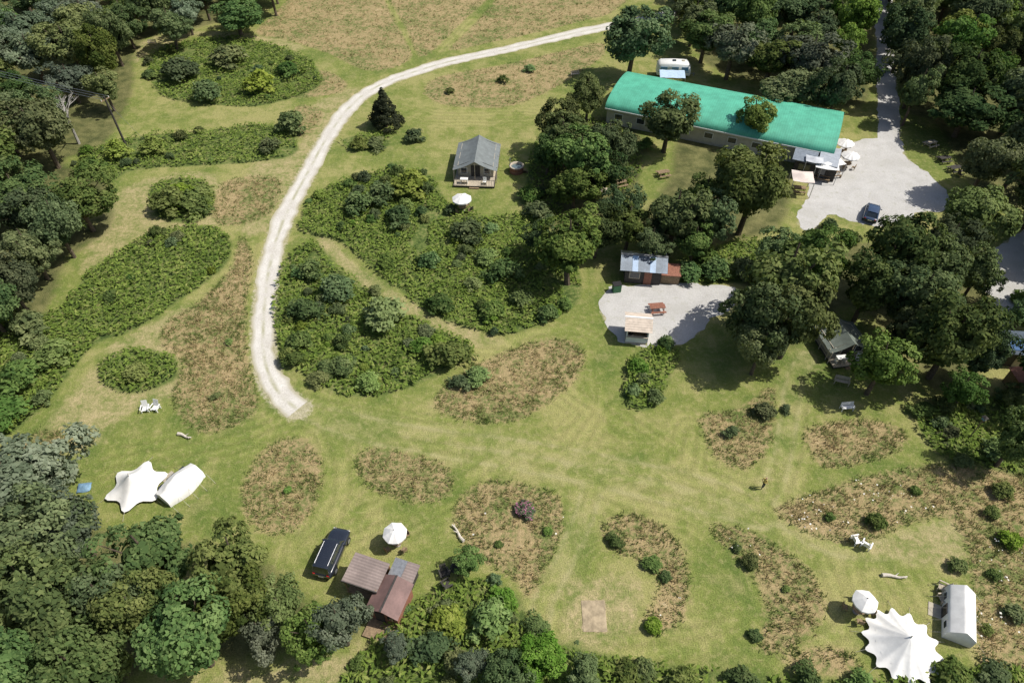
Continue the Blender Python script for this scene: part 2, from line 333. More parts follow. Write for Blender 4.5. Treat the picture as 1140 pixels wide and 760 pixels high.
def treemesh(kind,seed,h=12.,w=10.):
    r=np.random.default_rng(seed); VV=[];FF=[];TT=[];MI=[];off=0
    def add(V,F,t,mi):
        nonlocal off
        VV.append(V);FF.append(F+off);TT.append(np.broadcast_to(t,(len(F),)));MI.append(np.full(len(F),mi));off+=len(V)
    R=w/2; zc=.52*h; rz=.47*h
    add(*tube((0,0,-.1),(r.normal()*.2,r.normal()*.2,h*.35),.38,.28),.5,0)
    add(*tube((0,0,h*.35),(r.normal()*.4,r.normal()*.4,h*.85),.26,.07),.5,0)
    C=[];CR=[];CT=[]
    if kind=='cone':
        for i in range(120):
            q=r.random()**.75; z=h*(.12+.86*(1-q)); rr=R*q*(.75+.35*r.random()); a=r.random()*6.283
            C.append((rr*math.cos(a)*.8,rr*math.sin(a)*.8,z)); CR.append(.45+.6*q); CT.append(r.normal()*.12)
    else:
        loose=kind=='l'
        nl=(10 if loose else 8)+r.integers(4); lob=r.normal(size=(nl,3)); lob[:,2]=np.abs(lob[:,2])*.9-.15; lob/=np.linalg.norm(lob,axis=1)[:,None]
        lt=r.normal(size=nl)*.12; la=r.uniform(.72 if loose else .78,1.16,nl); ex=r.uniform(.78,1.0)
        N=105 if loose else 128
        for i in range(N):
            d=r.normal(size=3); d/=np.linalg.norm(d)
            if d[2]<-.86: d[2]*=-.5
            dl=lob@d; k=int(np.argmax(dl)); lo=(.42 if loose else .52)*la[k]+(.64 if loose else .54)*la[k]*max(0,dl[k])**(6 if loose else 4)
            q=(.72+.3*r.random()**.5)*lo if i<N-20 else r.random()*.6
            low=1-.2*max(0,-d[2])
            C.append((d[0]*R*.88*q*ex*low,d[1]*R*.88*q/ex*low,zc+d[2]*rz*.86*q)); CR.append(r.uniform(.42,1.2) if loose else r.uniform(.5,1.35)); CT.append(lt[k]+r.normal()*.13)
        for i in range(9):
            c=C[r.integers(80)]; s=h*(.25+.2*r.random()); add(*tube((0,0,s),(c[0]*.85,c[1]*.85,c[2]),.16,.04,5),.5,0)
    C=np.array(C);CR=np.array(CR);CT=np.array(CT)
    ctr=np.array([0,0,zc*.85])
    for i in range(len(C)):
        n=int(64*CR[i]**1.4)+20
        d=r.normal(size=(n,3)); d/=np.linalg.norm(d,axis=1)[:,None]
        out=C[i]-ctr; out/=np.linalg.norm(out)+1e-6
        fl=(d@out)<-.25; d[fl]*=-1
        rad_=CR[i]*(r.uniform(.62,1.15,n))[:,None]
        p=C[i]+d*rad_*np.array([1,1,.75])
        nn=d*.95+out*.35+np.array([0,0,.4])+r.normal(size=(n,3))*.5
        s=r.uniform(.11,.25,n)
        V,F=leafquads(p,nn,s,1.25)
        add(V,F,np.clip(.5+CT[i]+r.normal(size=n)*.16,0,1),1)
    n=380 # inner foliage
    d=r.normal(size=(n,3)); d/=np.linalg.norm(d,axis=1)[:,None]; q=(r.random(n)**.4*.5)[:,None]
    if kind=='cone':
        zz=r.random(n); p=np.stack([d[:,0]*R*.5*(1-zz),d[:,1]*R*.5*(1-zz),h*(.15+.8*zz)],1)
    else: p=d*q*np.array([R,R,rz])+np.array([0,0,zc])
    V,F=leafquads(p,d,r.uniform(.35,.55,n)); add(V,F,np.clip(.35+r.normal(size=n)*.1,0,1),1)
    return np.concatenate(VV),np.concatenate(FF),np.concatenate(TT),np.concatenate(MI)
TM={}
def variants(key,kind,leaf,seeds):
    TM[key]=[]
    for i,s in enumerate(seeds):
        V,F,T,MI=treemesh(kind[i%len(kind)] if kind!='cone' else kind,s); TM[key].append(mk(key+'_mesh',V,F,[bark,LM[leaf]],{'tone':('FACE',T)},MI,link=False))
variants('oak_tree','bbl','oak',(1,2,3,4,5,6)); variants('beech_tree','b','dark',(11,12,13)); variants('ash_tree','lb','bright',(21,22,23)); variants('willow_tree','l','grey',(31,32)); variants('fir_tree','cone','conifer',(41,))
def tree(u,v,wpx,h,key='oak_tree'):
    z=.55*h; x,y=G(u,v,z); w=wpx/SC(u,v,z)
    s=w/10; me=random.choice(TM[key])
    place(key,me,(x,y,0),random.uniform(0,6.28),(s*random.uniform(.95,1.1),s*random.uniform(.95,1.1),h/12))
for a in [
 (705,40,76,13),(427,118,44,6.5,'fir_tree'),(655,103,48,9),(622,137,56,9),(647,172,76,11),(678,160,54,10,'beech_tree'),(610,168,46,7),(640,205,52,7),
 (745,134,74,9.5),(842,130,48,9,'ash_tree'),(815,195,64,11,'ash_tree'),(838,205,88,14,'ash_tree'),(752,238,88,11),(700,250,60,8),(635,272,98,11),(795,240,60,10),(868,275,54,8),
 (630,155,60,9),(668,190,50,8,'beech_tree'),(665,255,58,8,'beech_tree'),(602,262,46,6),(690,230,50,8),(725,268,50,7),(775,268,54,7),(785,215,52,9),
 (875,310,116,15),(890,345,88,13),(850,350,78,12),(905,285,70,11),(848,385,56,8),(1008,283,86,12,'beech_tree'),(970,318,70,10,'beech_tree'),(1085,240,80,10,'ash_tree'),(1060,268,60,9,'beech_tree'),(1100,180,66,10),(1066,372,100,12,'beech_tree'),(1022,330,84,11,'beech_tree'),(1050,302,68,10),(1092,300,50,8),(1100,392,50,8,'beech_tree'),(1010,370,50,8,'beech_tree'),
 (985,403,78,9,'ash_tree'),(1075,433,50,6,'ash_tree'),(1136,488,60,8),(1022,100,46,11),(1140,350,40,5,'ash_tree'),(1135,440,36,4),
 (22,530,126,11,'willow_tree'),(75,586,86,9,'willow_tree'),(165,616,116,11),(258,630,104,11),(30,610,114,11),(45,680,130,12),(112,665,88,10),(205,705,120,11),(88,740,110,11),(150,672,84,10),(5,745,110,12),
 (312,672,72,7,'ash_tree'),(345,700,76,7),(376,692,66,8,'willow_tree'),(292,705,60,6,'willow_tree'),(255,668,80,9),(-60,630,130,12),(-60,540,110,11),
 (600,730,58,4.5,'ash_tree'),(525,738,42,3.5,'willow_tree'),(440,718,36,3,'willow_tree'),(522,624,40,3.2,'ash_tree'),(650,748,56,4,'ash_tree'),(565,748,56,4.5),
 (20,215,78,10,'beech_tree'),(85,222,76,9),(30,275,70,9),(5,310,60,9,'beech_tree'),(60,247,60,10),
 (1190,400,90,11),(1200,300,80,12)]: tree(*a)
def forest(poly,sp,hr,keys,z=7):
    p=plan(poly,z=z); x0,y0=p.min(0);x1,y1=p.max(0); pts=[]
    for t in range(6000):
        q=(rng.uniform(x0,x1),rng.uniform(y0,y1))
        if min([1e9]+[(q[0]-a)**2+(q[1]-b)**2 for a,b in pts])<sp*sp: continue
        if inside(p,np.array([q[0]]),np.array([q[1]]))[0]: pts.append(q)
    for x,y in pts:
        k=random.choice(keys); h=random.uniform(*hr); s=random.uniform(.7,1.3)*sp*1.5/10
        place(k,random.choice(TM[k]),(x,y,0),random.uniform(0,6.28),(s,s,h/12))
FK=['oak_tree','oak_tree','beech_tree','oak_tree','ash_tree','willow_tree']
forest([(-150,-50),(285,-50),(270,-2),(225,12),(165,20),(136,45),(118,75),(60,95),(50,130),(50,150),(20,160),(-150,170)],6.3,(7,12),['oak_tree','oak_tree','beech_tree','willow_tree','ash_tree','oak_tree'])
forest([(-150,180),(20,180),(0,250),(-30,320),(-60,380),(-150,420)],6.4,(8,11),['oak_tree','beech_tree'])
forest([(766,-45),(965,-50),(960,30),(955,88),(900,84),(858,66),(808,46),(780,22)],6.4,(8,13),FK+['beech_tree'])
forest([(1014,-50),(1240,-50),(1240,230),(1160,200),(1115,135),(1055,95),(1018,65)],6.4,(9,14),['oak_tree','beech_tree','beech_tree','oak_tree','ash_tree'])
forest([(1240,250),(1330,250),(1330,450),(1260,440)],8,(9,12),FK)
# bare tree
def deadtree(u,v,h):
    r=np.random.default_rng(3);VV=[];FF=[];off=0
    def br(p,d,L,rr,dep):
        nonlocal off
        q=p+d*L; V,F=tube(p,q,rr,rr*.6,6);VV.append(V);FF.append(F+off);off+=len(V)
        if dep:
            for i in range(3):
                nd=d+r.normal(size=3)*.5;nd[2]=abs(nd[2])*.9+.1;nd/=np.linalg.norm(nd);br(p+d*L*r.uniform(.55,1),nd,L*r.uniform(.5,.75),rr*.55,dep-1)
    br(np.zeros(3),np.array([.05,.0,1.]),h*.4,.24,4)
    F=np.concatenate(FF);mk_=mk('dead_tree',np.concatenate(VV),F,[simple('bleached_bark',(.36,.34,.31),.9,.2,3)]);x,y=G(u,v);mk_.location=(x,y,0)
deadtree(88,160,9.5)
# ------------------------------------------------------------ bushes
def bushmesh(seed,leaf,flowers=None):
    r=np.random.default_rng(seed);VV=[];FF=[];TT=[];MI=[];off=0
    V,F=tube((0,0,-.05),(0.1,0,.9),.09,.05,5);VV.append(V);FF.append(F);TT.append(np.full(len(F),.5));MI.append(np.zeros(len(F),int));off=len(V)
    el=r.uniform(.75,1.2)
    for i in range(34):
        a=r.random()*6.283; q=r.random()**.6; k_=1.35*(.75+.35*math.sin(a*2+seed)*math.sin(a*3+seed*2));x,y=k_*q*math.cos(a)*el,k_*q*math.sin(a)/el; z=.3+1.15*math.sqrt(max(0,1-q*q))*r.uniform(.6,1.15)
        cr=r.uniform(.24,.52); n=46; d=r.normal(size=(n,3));d/=np.linalg.norm(d,axis=1)[:,None]; d[:,2]=np.where(d[:,2]<-.3,-d[:,2],d[:,2])
        p=np.array([x,y,z])+d*cr*r.uniform(.6,1.2,n)[:,None]; p[:,2]=np.maximum(p[:,2],.05)
        V,F=leafquads(p,d+np.array([0,0,.5])+r.normal(size=(n,3))*.5,r.uniform(.07,.15,n),1.3)
        VV.append(V);FF.append(F+off);off+=len(V);TT.append(np.clip(.5+r.normal()*.16+r.normal(size=n)*.14,0,1));mi=np.ones(n,int)
        if flowers is not None: mi[r.random(n)<.35]=2
        MI.append(mi)
    return mk('bush_mesh',np.concatenate(VV),np.concatenate(FF),[bark,LM[leaf]]+([flowers] if flowers else []),{'tone':('FACE',np.concatenate(TT))},np.concatenate(MI),link=False)
purple=simple('purple_petals',(.28,.12,.17),.8,.3)
BM={'shrub':[bushmesh(51,'oak'),bushmesh(52,'oak'),bushmesh(53,'oak'),bushmesh(58,'bright')],'light_shrub':[bushmesh(54,'bright'),bushmesh(59,'bright')],'gorse_bush':[bushmesh(55,'dark'),bushmesh(56,'oak')],'rhododendron_bush':[bushmesh(57,'dark',purple)]}
def bush(u,v,wpx,key='shrub',hs=None):
    w=wpx/SC(u,v,.8); x,y=G(u,v,.8*w/3); s=w/3
    place(key,random.choice(BM[key]),(x,y,0),random.uniform(0,6.28),(s,s,(hs or random.uniform(.6,.9))*s))
for a in [(323,136,42),(190,222,50),(215,220,50),(200,212,50),(462,150,27,'gorse_bush'),(400,158,26),(418,158,26),(458,203,52),(425,215,40),(400,225,40),(520,255,46),(545,345,36),(490,338,38),
 (425,350,60),(375,318,48),(345,300,34),(380,405,36),(410,425,36),(500,395,50),(470,383,32),(355,420,30),(340,345,40),(330,380,36),(585,568,28,'rhododendron_bush'),(530,418,36),(512,424,26),
 (712,408,28,'light_shrub'),(730,440,26),(705,435,22,'light_shrub'),(725,625,28),(742,640,18),(727,695,25,'light_shrub'),(685,602,22),(835,625,24),(820,610,14),(768,300,38),(800,298,40),(785,285,34),(830,300,40),(876,305,40),
 (975,578,26),(1065,628,26),(1072,512,26),(1110,500,40),(850,455,30),(815,480,20),(840,705,20),(608,348,30),(580,330,34),(590,215,34),(600,235,36),(445,240,36),(480,290,30),(560,300,40),(430,290,30),(540,285,34),
 (500,690,50,'light_shrub'),(545,690,60,'light_shrub'),(480,720,50),(560,665,40,'light_shrub'),(600,700,40),(700,748,44),(760,757,44,'light_shrub'),(830,760,44),(900,757,40),(960,760,44),(1060,752,50),(1110,755,50),
 (60,390,50),(20,420,60),(0,460,60),(30,360,50),(150,412,36,'light_shrub'),(130,165,36),(100,185,36),(170,160,36),(250,60,50),(200,75,50),(290,90,44),(230,100,40),(320,75,30),(560,88,14),(500,100,14),(590,75,18),(300,160,30),
 (905,262,30),(925,250,24),(945,262,30),(1135,330,24,'light_shrub'),(1030,455,30),(1050,470,26),(660,215,24),(720,160,24),(885,150,24),
 (1105,570,22),(1125,600,30,'light_shrub'),(1110,640,20),(1130,680,30),(1100,700,18,'light_shrub'),(1120,545,30),(1020,545,16,'light_shrub'),(925,575,14),(875,455,14),(555,605,12),(610,590,14,'light_shrub'),(320,545,12,'light_shrub'),(240,440,14),(255,380,12,'light_shrub'),(875,655,12)]: bush(*a)
for pi,n in ((4,34),(5,50),(2,16),(7,36),(8,14),(12,14),(1,14),(0,16),(6,4)):
    X_,Y_=sample(PB[pi],.2)
    for x,y in list(zip(X_,Y_))[:n]:
        k=random.choice(['shrub','shrub','gorse_bush','light_shrub']); s=random.uniform(.3,.9)
        place(k,random.choice(BM[k]),(x,y,0),random.uniform(0,6.28),(s,s,s*random.uniform(.7,1.0)))
# ------------------------------------------------------------ bracken masses
def massmat(name,stops,transl=.25):
    m=M(name); t=m.attr('tone'); n=m.noise(.3,3); n2=m.noise(1.4,3)
    f=m.ma('ADD',m.ma('MULTIPLY',t,.35),m.ma('ADD',m.ma('MULTIPLY',n,.4),m.ma('MULTIPLY',n2,.25)))
    c=m.ramp(f,stops)
    d=m.n('ShaderNodeBsdfDiffuse');m.L(c,d.inputs[0]);tr=m.n('ShaderNodeBsdfTranslucent');m.L(c,tr.inputs[0])
    ms=m.n('ShaderNodeMixShader');ms.inputs[0].default_value=transl;m.L(d.outputs[0],ms.inputs[1]);m.L(tr.outputs[0],ms.inputs[2]);m.L(ms.outputs[0],m.out.inputs[0]);return m.m
brm=massmat('bracken_fronds',[(.3,(.075,.12,.026)),(.44,(.135,.20,.040)),(.56,(.195,.265,.056)),(.7,(.29,.315,.10))])
for pi,p in enumerate(PB):
    ym=p[:,1].mean(); dens=16 if ym<75 else 11
    x,y=sample(p,dens); 
    big=vnoise(x+31,y,5.5); hh=.2+.75*vnoise(x,y,2.6)*(.4+.9*vnoise(x+9,y,.8)); ed=segdist(p,x,y)
    keep=(vnoise(x+77,y,3.3)*.6+big*.4>.22)&(ed+vnoise(x,y,1.3)*1.6>.75)
    x,y,hh=x[keep],y[keep],hh[keep]; n=len(x)
    z=hh*rng.uniform(.6,1.05,n)
    V,F=leafquads(np.stack([x,y,z],1),rng.normal(size=(n,3))*.42+np.array([0,0,1.]),rng.uniform(.09,.18,n),1.9)
    mk('bracken',V,F,[brm],{'tone':('FACE',np.clip(.5+rng.normal(size=n)*.24,0,1))})
# ------------------------------------------------------------ rough grass
dgm=massmat('dry_grass',[(.36,(.13,.18,.05)),(.44,(.20,.225,.075)),(.5,(.32,.27,.13)),(.56,(.40,.31,.16)),(.64,(.48,.385,.22)),(.75,(.57,.49,.31))],.3)
def tufts(name,p,dens,hmin,hmax,bl=5,thr=.1):
    x,y=sample(p,dens); k=vnoise(x,y,1.7)>thr; x,y=x[k],y[k]; n=len(x)
    ed=np.exp(-segdist(p,x,y)/.8)
    h=(hmin+(hmax-hmin)*vnoise(x+5,y,1.3))
    ed=np.repeat(ed,bl)
    x=np.repeat(x,bl)+rng.normal(size=n*bl)*.13;y=np.repeat(y,bl)+rng.normal(size=n*bl)*.13;h=np.repeat(h,bl)*rng.uniform(.6,1.2,n*bl);N=n*bl
    a=rng.uniform(0,6.283,N);w=rng.uniform(.018,.04,N);ln=rng.uniform(.3,1.1,N)*h
    b=a+rng.normal(size=N)*.6+1.57
    bx,by=np.cos(a)*w,np.sin(a)*w;tx,ty=np.cos(b)*ln,np.sin(b)*ln
    z0=np.zeros(N)
    V=np.stack([np.stack([x-bx,y-by,z0],1),np.stack([x+bx,y+by,z0],1),np.stack([x+tx+bx*.7,y+ty+by*.7,h],1),np.stack([x+tx-bx*.7,y+ty-by*.7,h*.97],1)],1).reshape(-1,3)
    tone=np.repeat(rng.normal(size=n)*.13,bl)+rng.normal(size=N)*.1+.51-.5*ed
    return mk(name,V,np.arange(4*N).reshape(-1,4),[dgm],{'tone':('FACE',np.clip(tone,0,1))})
for i,p in enumerate(PD):
    ym=p[:,1].mean(); tufts('rough_grass',p,8 if ym<70 else (4.5 if ym<100 else 1.5),.12,.36)
for pi_,dn in ((16,1.0),(13,.25),(11,.25),(12,.2)):
    fx,fy=sample(PD[pi_],dn); k=(vnoise(fx,fy,3)>.55); fx,fy=fx[k],fy[k]
    V,F=leafquads(np.stack([fx,fy,rng.uniform(.3,.5,len(fx))],1),rng.normal(size=(len(fx),3))*.3+np.array([0,0,1.]),rng.uniform(.05,.12,len(fx)))
    mk('wildflowers',V,F,[simple('flower_white',(.7,.68,.6),.7,.1)])
# ------------------------------------------------------------ builders
class B:
    def __init__(s): s.bm=bmesh.new(); s.mats=[]
    def mi(s,m):
        if m not in s.mats: s.mats.append(m)
        return s.mats.index(m)
    def box(s,size,loc,m,rot=(0,0,0),bev=0):
        r=bmesh.ops.create_cube(s.bm,size=1); vs=r['verts']
        mt=Matrix.Translation(loc)@Euler(rot).to_matrix().to_4x4()@Matrix.Diagonal((*size,1)); bmesh.ops.transform(s.bm,matrix=mt,verts=vs)
        fs={f for v in vs for f in v.link_faces}
        for f in fs: f.material_index=s.mi(m)
        if bev:
            es={e for f in fs for e in f.edges}; bmesh.ops.bevel(s.bm,geom=list(es),offset=bev,segments=2,affect='EDGES',profile=.5,material=-1)
        return s
    def cyl(s,r1,r2,p0,p1,m,k=12,cap=True):
        p0,p1=Vector(p0),Vector(p1);d=p1-p0
        r=bmesh.ops.create_cone(s.bm,cap_ends=cap,segments=k,radius1=r1,radius2=r2,depth=d.length); vs=r['verts']
        mt=Matrix.Translation((p0+p1)/2)@d.to_track_quat('Z','Y').to_matrix().to_4x4(); bmesh.ops.transform(s.bm,matrix=mt,verts=vs)
        for f in {f for v in vs for f in v.link_faces}: f.material_index=s.mi(m)
        return s
    def poly(s,pts,m):
        f=s.bm.faces.new([s.bm.verts.new(p) for p in pts]); f.material_index=s.mi(m); return s
    def grid(s,rows,m,closed=False,smooth=True):
        R=[[s.bm.verts.new(p) for p in r] for r in rows]
        for a,b in zip(R[:-1],R[1:]):
            n=len(a)
            for i in range(n if closed else n-1):
                f=s.bm.faces.new([a[i],a[(i+1)%n],b[(i+1)%n],b[i]]); f.material_index=s.mi(m); f.smooth=smooth
        return s
    def done(s,name,loc=(0,0,0),rz=0,parent=None):
        me=bpy.data.meshes.new(name); s.bm.normal_update(); s.bm.to_mesh(me); s.bm.free()
        for m in s.mats: me.materials.append(m)
        ob=place(name,me,loc,rz)
        if parent: ob.parent=parent
        return ob
def empty(name,loc,rz):
    e=bpy.data.objects.new(name,None); scene.collection.objects.link(e); e.location=loc; e.rotation_euler=(0,0,rz); return e
def ang(a,b,z=0):
    p,q=G(*a,z),G(*b,z); return math.atan2(q[1]-p[1],q[0]-p[0])
def g3(u,v,z=0): x,y=G(u,v,z); return (x,y,0)
wood_m=simple('weathered_wood',(.25,.18,.11),.8,.3,6,bumpst=.3); wood_lt=simple('pale_timber',(.45,.39,.30),.8,.2,5); wood_red=simple('red_cedar',(.27,.12,.08),.75,.25,5)
white=simple('white_canvas',(.78,.77,.74),.85,.08,1.5,bumpst=.1); whitep=simple('white_paint',(.78,.78,.76),.4,.05); cream=simple('cream_render',(.50,.47,.39),.8,.15,1)
dark=simple('dark_timber',(.055,.05,.046),.8,.3,5); rope=simple('rope',(.5,.47,.4),.9,.1); metal=simple('galvanised',(.35,.36,.37),.4,.2,4,metal=.6); black=simple('black_rubber',(.02,.02,.02),.7,.2)
glass=simple('window_glass',(.03,.04,.05),.08,.1,spec=.8); greyroof=simple('grey_canvas',(.17,.19,.19),.8,.14,1.2,bumpst=.2); darkcanvas=simple('green_canvas',(.15,.175,.15),.85,.15,1.5,bumpst=.2)
beige=simple('tent_lining',(.42,.38,.30),.85,.1); pink=simple('faded_canopy',(.66,.57,.51),.8,.08); stone=simple('stone',(.33,.31,.28),.9,.2,3)
def corr(name,c,sc=22,axis='X',rough=.45,metal_=0.0,var=.18,rib=.14):
    m=M(name); o=m.obj(); w=m.n('ShaderNodeTexWave'); w.bands_direction=axis; w.inputs['Scale'].default_value=sc/6.283; m.L(o,w.inputs[0])
    n=m.noise(.6,5,o,.65); n2=m.noise(6,3,o)
    c2=m.gain(c,m.step(n,.3,.7,1-var,1+var)); c2=m.gain(c2,m.step(w.outputs['Fac'],.0,1,1-rib,1+rib*.4)); c2=m.gain(c2,m.step(n2,.3,.75,.92,1.05))
    return m.bsdf(c2,rough,.4,metal_,m.bump(w.outputs['Fac'],rib*2.5,.04))
# --- barn
a0=np.array(G(676,120,2.7));b0=np.array(G(926,171,2.7)); Lb=float(np.linalg.norm(b0-a0)); tb=(b0-a0)/Lb; nb=np.array([-tb[1],tb[0]])
HW=6.2; cb=(a0+b0)/2+nb*HW; E=empty('green_roofed_barn',(cb[0],cb[1],0),math.atan2(tb[1],tb[0]))
teal=corr('green_metal_roof',(.09,.40,.27),6.283/1.1,'X',.6,0,.15,.05)
def arch(t): return 2.65+1.8*math.sin(t)**.85
b=B();rows=[]
for i in range(35):
    x=-Lb/2-.3+(Lb+.6)*i/34; rows.append([(x,-HW*math.cos(math.pi*k/16)*1.03,arch(math.pi*k/16)) for k in range(17)])
b.grid(rows,teal,smooth=True)
for sgn in (-1,1): b.box((Lb+.6,.08,.18),(0,sgn*HW*1.035,2.6),whitep)
b.done('roof',parent=E)
b=B(); b.box((Lb,HW*2-.3,2.64),(0,0,1.32),cream)
for sx in (-1,1):
    xs=sx*(Lb/2-.02)
    b.poly([(xs,-HW*math.cos(math.pi*k/16)*1.0,arch(math.pi*k/16)-.05) for k in range(17)],dark if sx>0 else cream)
b.done('walls',parent=E)
b=B()
for i in range(9):
    x=-Lb/2+2+i*3.6
    b.box((1.4,.08,1.0),(x,-HW+.12,1.5),whitep); b.box((1.2,.08,.8),(x,-HW+.09,1.5),glass)
b.box((1.1,.1,2.1),(Lb/2-9,-HW+.11,1.05),dark); b.done('windows',parent=E)
# barn end annex, canopies
E=empty('kitchen_annex',g3(905,193),math.atan2(tb[1],tb[0]))
b=B();b.box((5.8,4.2,2.3),(0,.8,1.15),dark);b.box((.9,.06,2),(1.,-1.34,1.02),glass);b.box((1.6,.06,1),(-1.5,-1.34,1.4),glass);b.done('walls',parent=E)
b=B();b.box((3.3,4.8,.12),(-1.75,.8,2.52),simple('slate_felt',(.19,.22,.26),.6,.2),(.07,0,0));b.box((2.7,4.8,.12),(1.45,.8,2.68),simple('roof_sheet_grey',(.36,.39,.43),.5,.15),(.07,0,0));b.done('roof',parent=E)
def canopy(u,v,w,d,h,mat,rz,name='canopy'):
    x,y=G(u,v,h); E=empty(name,(x,y,0),rz)
    b=B(); rows=[]
    for i in range(9):
        q=i/8-.5; rows.append([(q*w,(j/8-.5)*d,h+.5*(1-abs(q)*2)*(1-abs(j/8-.5)*2)+.12*abs(q)*abs(j/8-.5)*4) for j in range(9)])
    b.grid(rows,mat);b.done('cover',parent=E)
    b=B()
    for sx in(-1,1):
        for sy in(-1,1): b.cyl(.05,.05,(sx*w*.48,sy*d*.48,0),(sx*w*.48,sy*d*.48,h+.05),metal,6)
    b.done('posts',parent=E)
    b=B();b.box((1.8,.8,.06),(0,0,.74),wood_m)
    for sx in(-1,1):
        for sy in (-1,1):b.box((.07,.07,.71),(sx*.8,sy*.3,.355),wood_m)
        b.box((1.8,.28,.05),(0,sx*.75,.45),wood_m);b.box((.06,.25,.42),(-.8,sx*.75,.21),wood_m);b.box((.06,.25,.42),(.8,sx*.75,.21),wood_m)
    b.done('table',parent=E)
canopy(894,197,2.9,2.9,2.4,pink,-.2);canopy(921,184,3.2,2.4,2.3,whitep,-.3);canopy(907,178,2.4,1.8,2.7,simple('shade_grey',(.5,.52,.55),.7,.1),-.3);canopy(932,181,2,1.6,2.2,white,.2)
# --- parasol
def parasol(u,v,R=1.5,h=2.3,m=None,k=8,table=True,name='parasol'):
    m=m or white; x,y=G(u,v,h); E=empty(name,(x,y,0),random.random())
    b=B();rows=[]
    for q in (0.02,.35,.7,1):
        rows.append([(R*q*math.cos(t*math.pi/k)*(1 if t%2==0 else .94),R*q*math.sin(t*math.pi/k)*(1 if t%2==0 else .94),h+.25-.55*q**1.25-(.05*q if t%2 else 0)) for t in range(2*k)])
    rows.append([(p[0]*1.0,p[1]*1.0,p[2]-.16) for p in rows[-1]])
    b.grid(rows,m,True,False);b.cyl(.05,.01,(0,0,h+.22),(0,0,h+.36),wood_m,8);b.done('cover',parent=E)
    b=B();b.cyl(.03,.03,(0,0,0),(0,0,h+.25),wood_m,8);b.cyl(.3,.28,(0,0,0),(0,0,.1),stone,14)
    for t in range(k):
        a=2*math.pi*t/k;b.cyl(.012,.012,(0,0,h-.1),(R*.6*math.cos(a),R*.6*math.sin(a),h-.08),wood_m,4)
    b.done('pole',parent=E)
    if table:
        b=B();b.cyl(.55,.55,(0,0,.7),(0,0,.75),wood_m,20)
        for t in range(4):
            a=t*1.57+.4;b.box((.42,.42,.05),(1.0*math.cos(a),1.0*math.sin(a),.45),wood_m,(0,0,a));b.box((.05,.42,.5),(1.22*math.cos(a),1.22*math.sin(a),.7),wood_m,(0,0,a))
            for s_ in(-1,1):
                for s2 in (-1,1):
                    px=1.0+.18*s_;py=.18*s2;b.box((.04,.04,.43),(px*math.cos(a)-py*math.sin(a),px*math.sin(a)+py*math.cos(a),.215),wood_m)
        b.done('table_and_chairs',parent=E)
parasol(439,591,1.05,2.3);parasol(965,667,1.0,2.3,k=6);parasol(514,219,1.35,2.3);parasol(942,157,1.35,2.4,k=12);parasol(948,171,1.35,2.3,k=12)
# --- picnic table / chairs / logs / benches
def picnic(u,v,rz,m=None,name='picnic_table'):
    m=m or wood_m;b=B()
    for i in range(5): b.box((1.8,.135,.04),(0,-.3+.15*i,.74),m)
    for s_ in(-1,1):
        for j in (0,1): b.box((1.8,.13,.04),(0,s_*(.68+.145*j),.45),m)
        b.box((.06,1.6,.09),(s_*.65,0,.385),m);b.box((.06,.7,.07),(s_*.65,0,.68),m)
        for q in(-1,1): b.box((.07,.1,.85),(s_*.65+.065,q*.42,.37),m,(q*.45,0,0))
    b.done(name,g3(u,v),rz)
for a in [(731,346,.1,wood_red),(668,215,1.3,wood_lt),(738,196,.3),(1035,163,.4,wood_lt),(1050,180,.2,dark),(1062,191,.3,dark),(748,236,.8),(690,207,.4)]: picnic(*a)
def chair(u,v,rz,m,name='garden_chair'):
    b=B()
    for i in range(5): b.box((.1,.55,.025),(-.22+.11*i,0,.36-.015*i),m)
    for i in range(5): b.box((.03,.105,.8),(-.36,-.23+.115*i,.72),m,(0,-.35,0))
    for s_ in(-1,1):
        b.box((.75,.11,.03),(-.02,s_*.36,.58),m);b.box((.07,.05,.57),(.28,s_*.36,.285),m);b.box((.07,.05,.57),(-.3,s_*.36,.285),m);b.box((.7,.04,.1),(0,s_*.29,.28),m)
    b.done(name,g3(u,v),rz)
chair(163,457,-1.4,whitep);chair(174,456,-1.8,whitep)
for a in [(495,640,-1.2),(507,636,-1.9),(498,652,.6),(505,235,.5),(523,236,2.4)]: chair(*a,dark)
chair(1047,655,2.6,wood_lt);chair(1048,668,3.2,wood_lt);chair(952,603,.2,whitep);chair(963,608,.9,whitep);chair(1068,196,.3,dark)
def bench(u,v,rz,m,L=1.5):
    b=B()
    for i in range(4): b.box((L,.1,.03),(0,-.17+.115*i,.45),m)
    for i in range(3): b.box((L,.03,.09),(0,.26+.03*i,.58+.13*i),m,(-.2,0,0))
    for s_ in(-1,1):
        b.box((.06,.06,.62),(s_*(L/2-.05),-.2,.31),m);b.box((.06,.06,.92),(s_*(L/2-.05),.27,.46),m);b.box((.06,.5,.04),(s_*(L/2-.05),0,.63),m)
    b.done('garden_bench',g3(u,v),rz)
bench(936,427,-.3,wood_lt);bench(942,456,0.1,whitep,1.3);bench(640,85,.2,wood_lt);bench(170,50,.1,wood_lt)
bleach=simple('bleached_wood',(.58,.53,.45),.8,.2,5)
def log(u,v,rz,L=2.4):
    b=B();pts=[(-L/2+L*i/6,.07*math.sin(i*1.1),.16+.1*(i/6)**2*(1 if i>4 else 0)) for i in range(7)]
    for i in range(6): b.cyl(.17-.018*i,.17-.018*(i+1),pts[i],pts[i+1],bleach,9)
    b.cyl(.07,.02,pts[3],(pts[3][0]+.35,.25,.35),bleach,6);b.cyl(.06,.02,pts[5],(pts[5][0]+.2,-.2,.35),bleach,6);b.done('driftwood_log',g3(u,v),rz)
log(510,594,2.2,1.9);log(995,642,-.1,2.0);log(206,486,-.35,1.6)
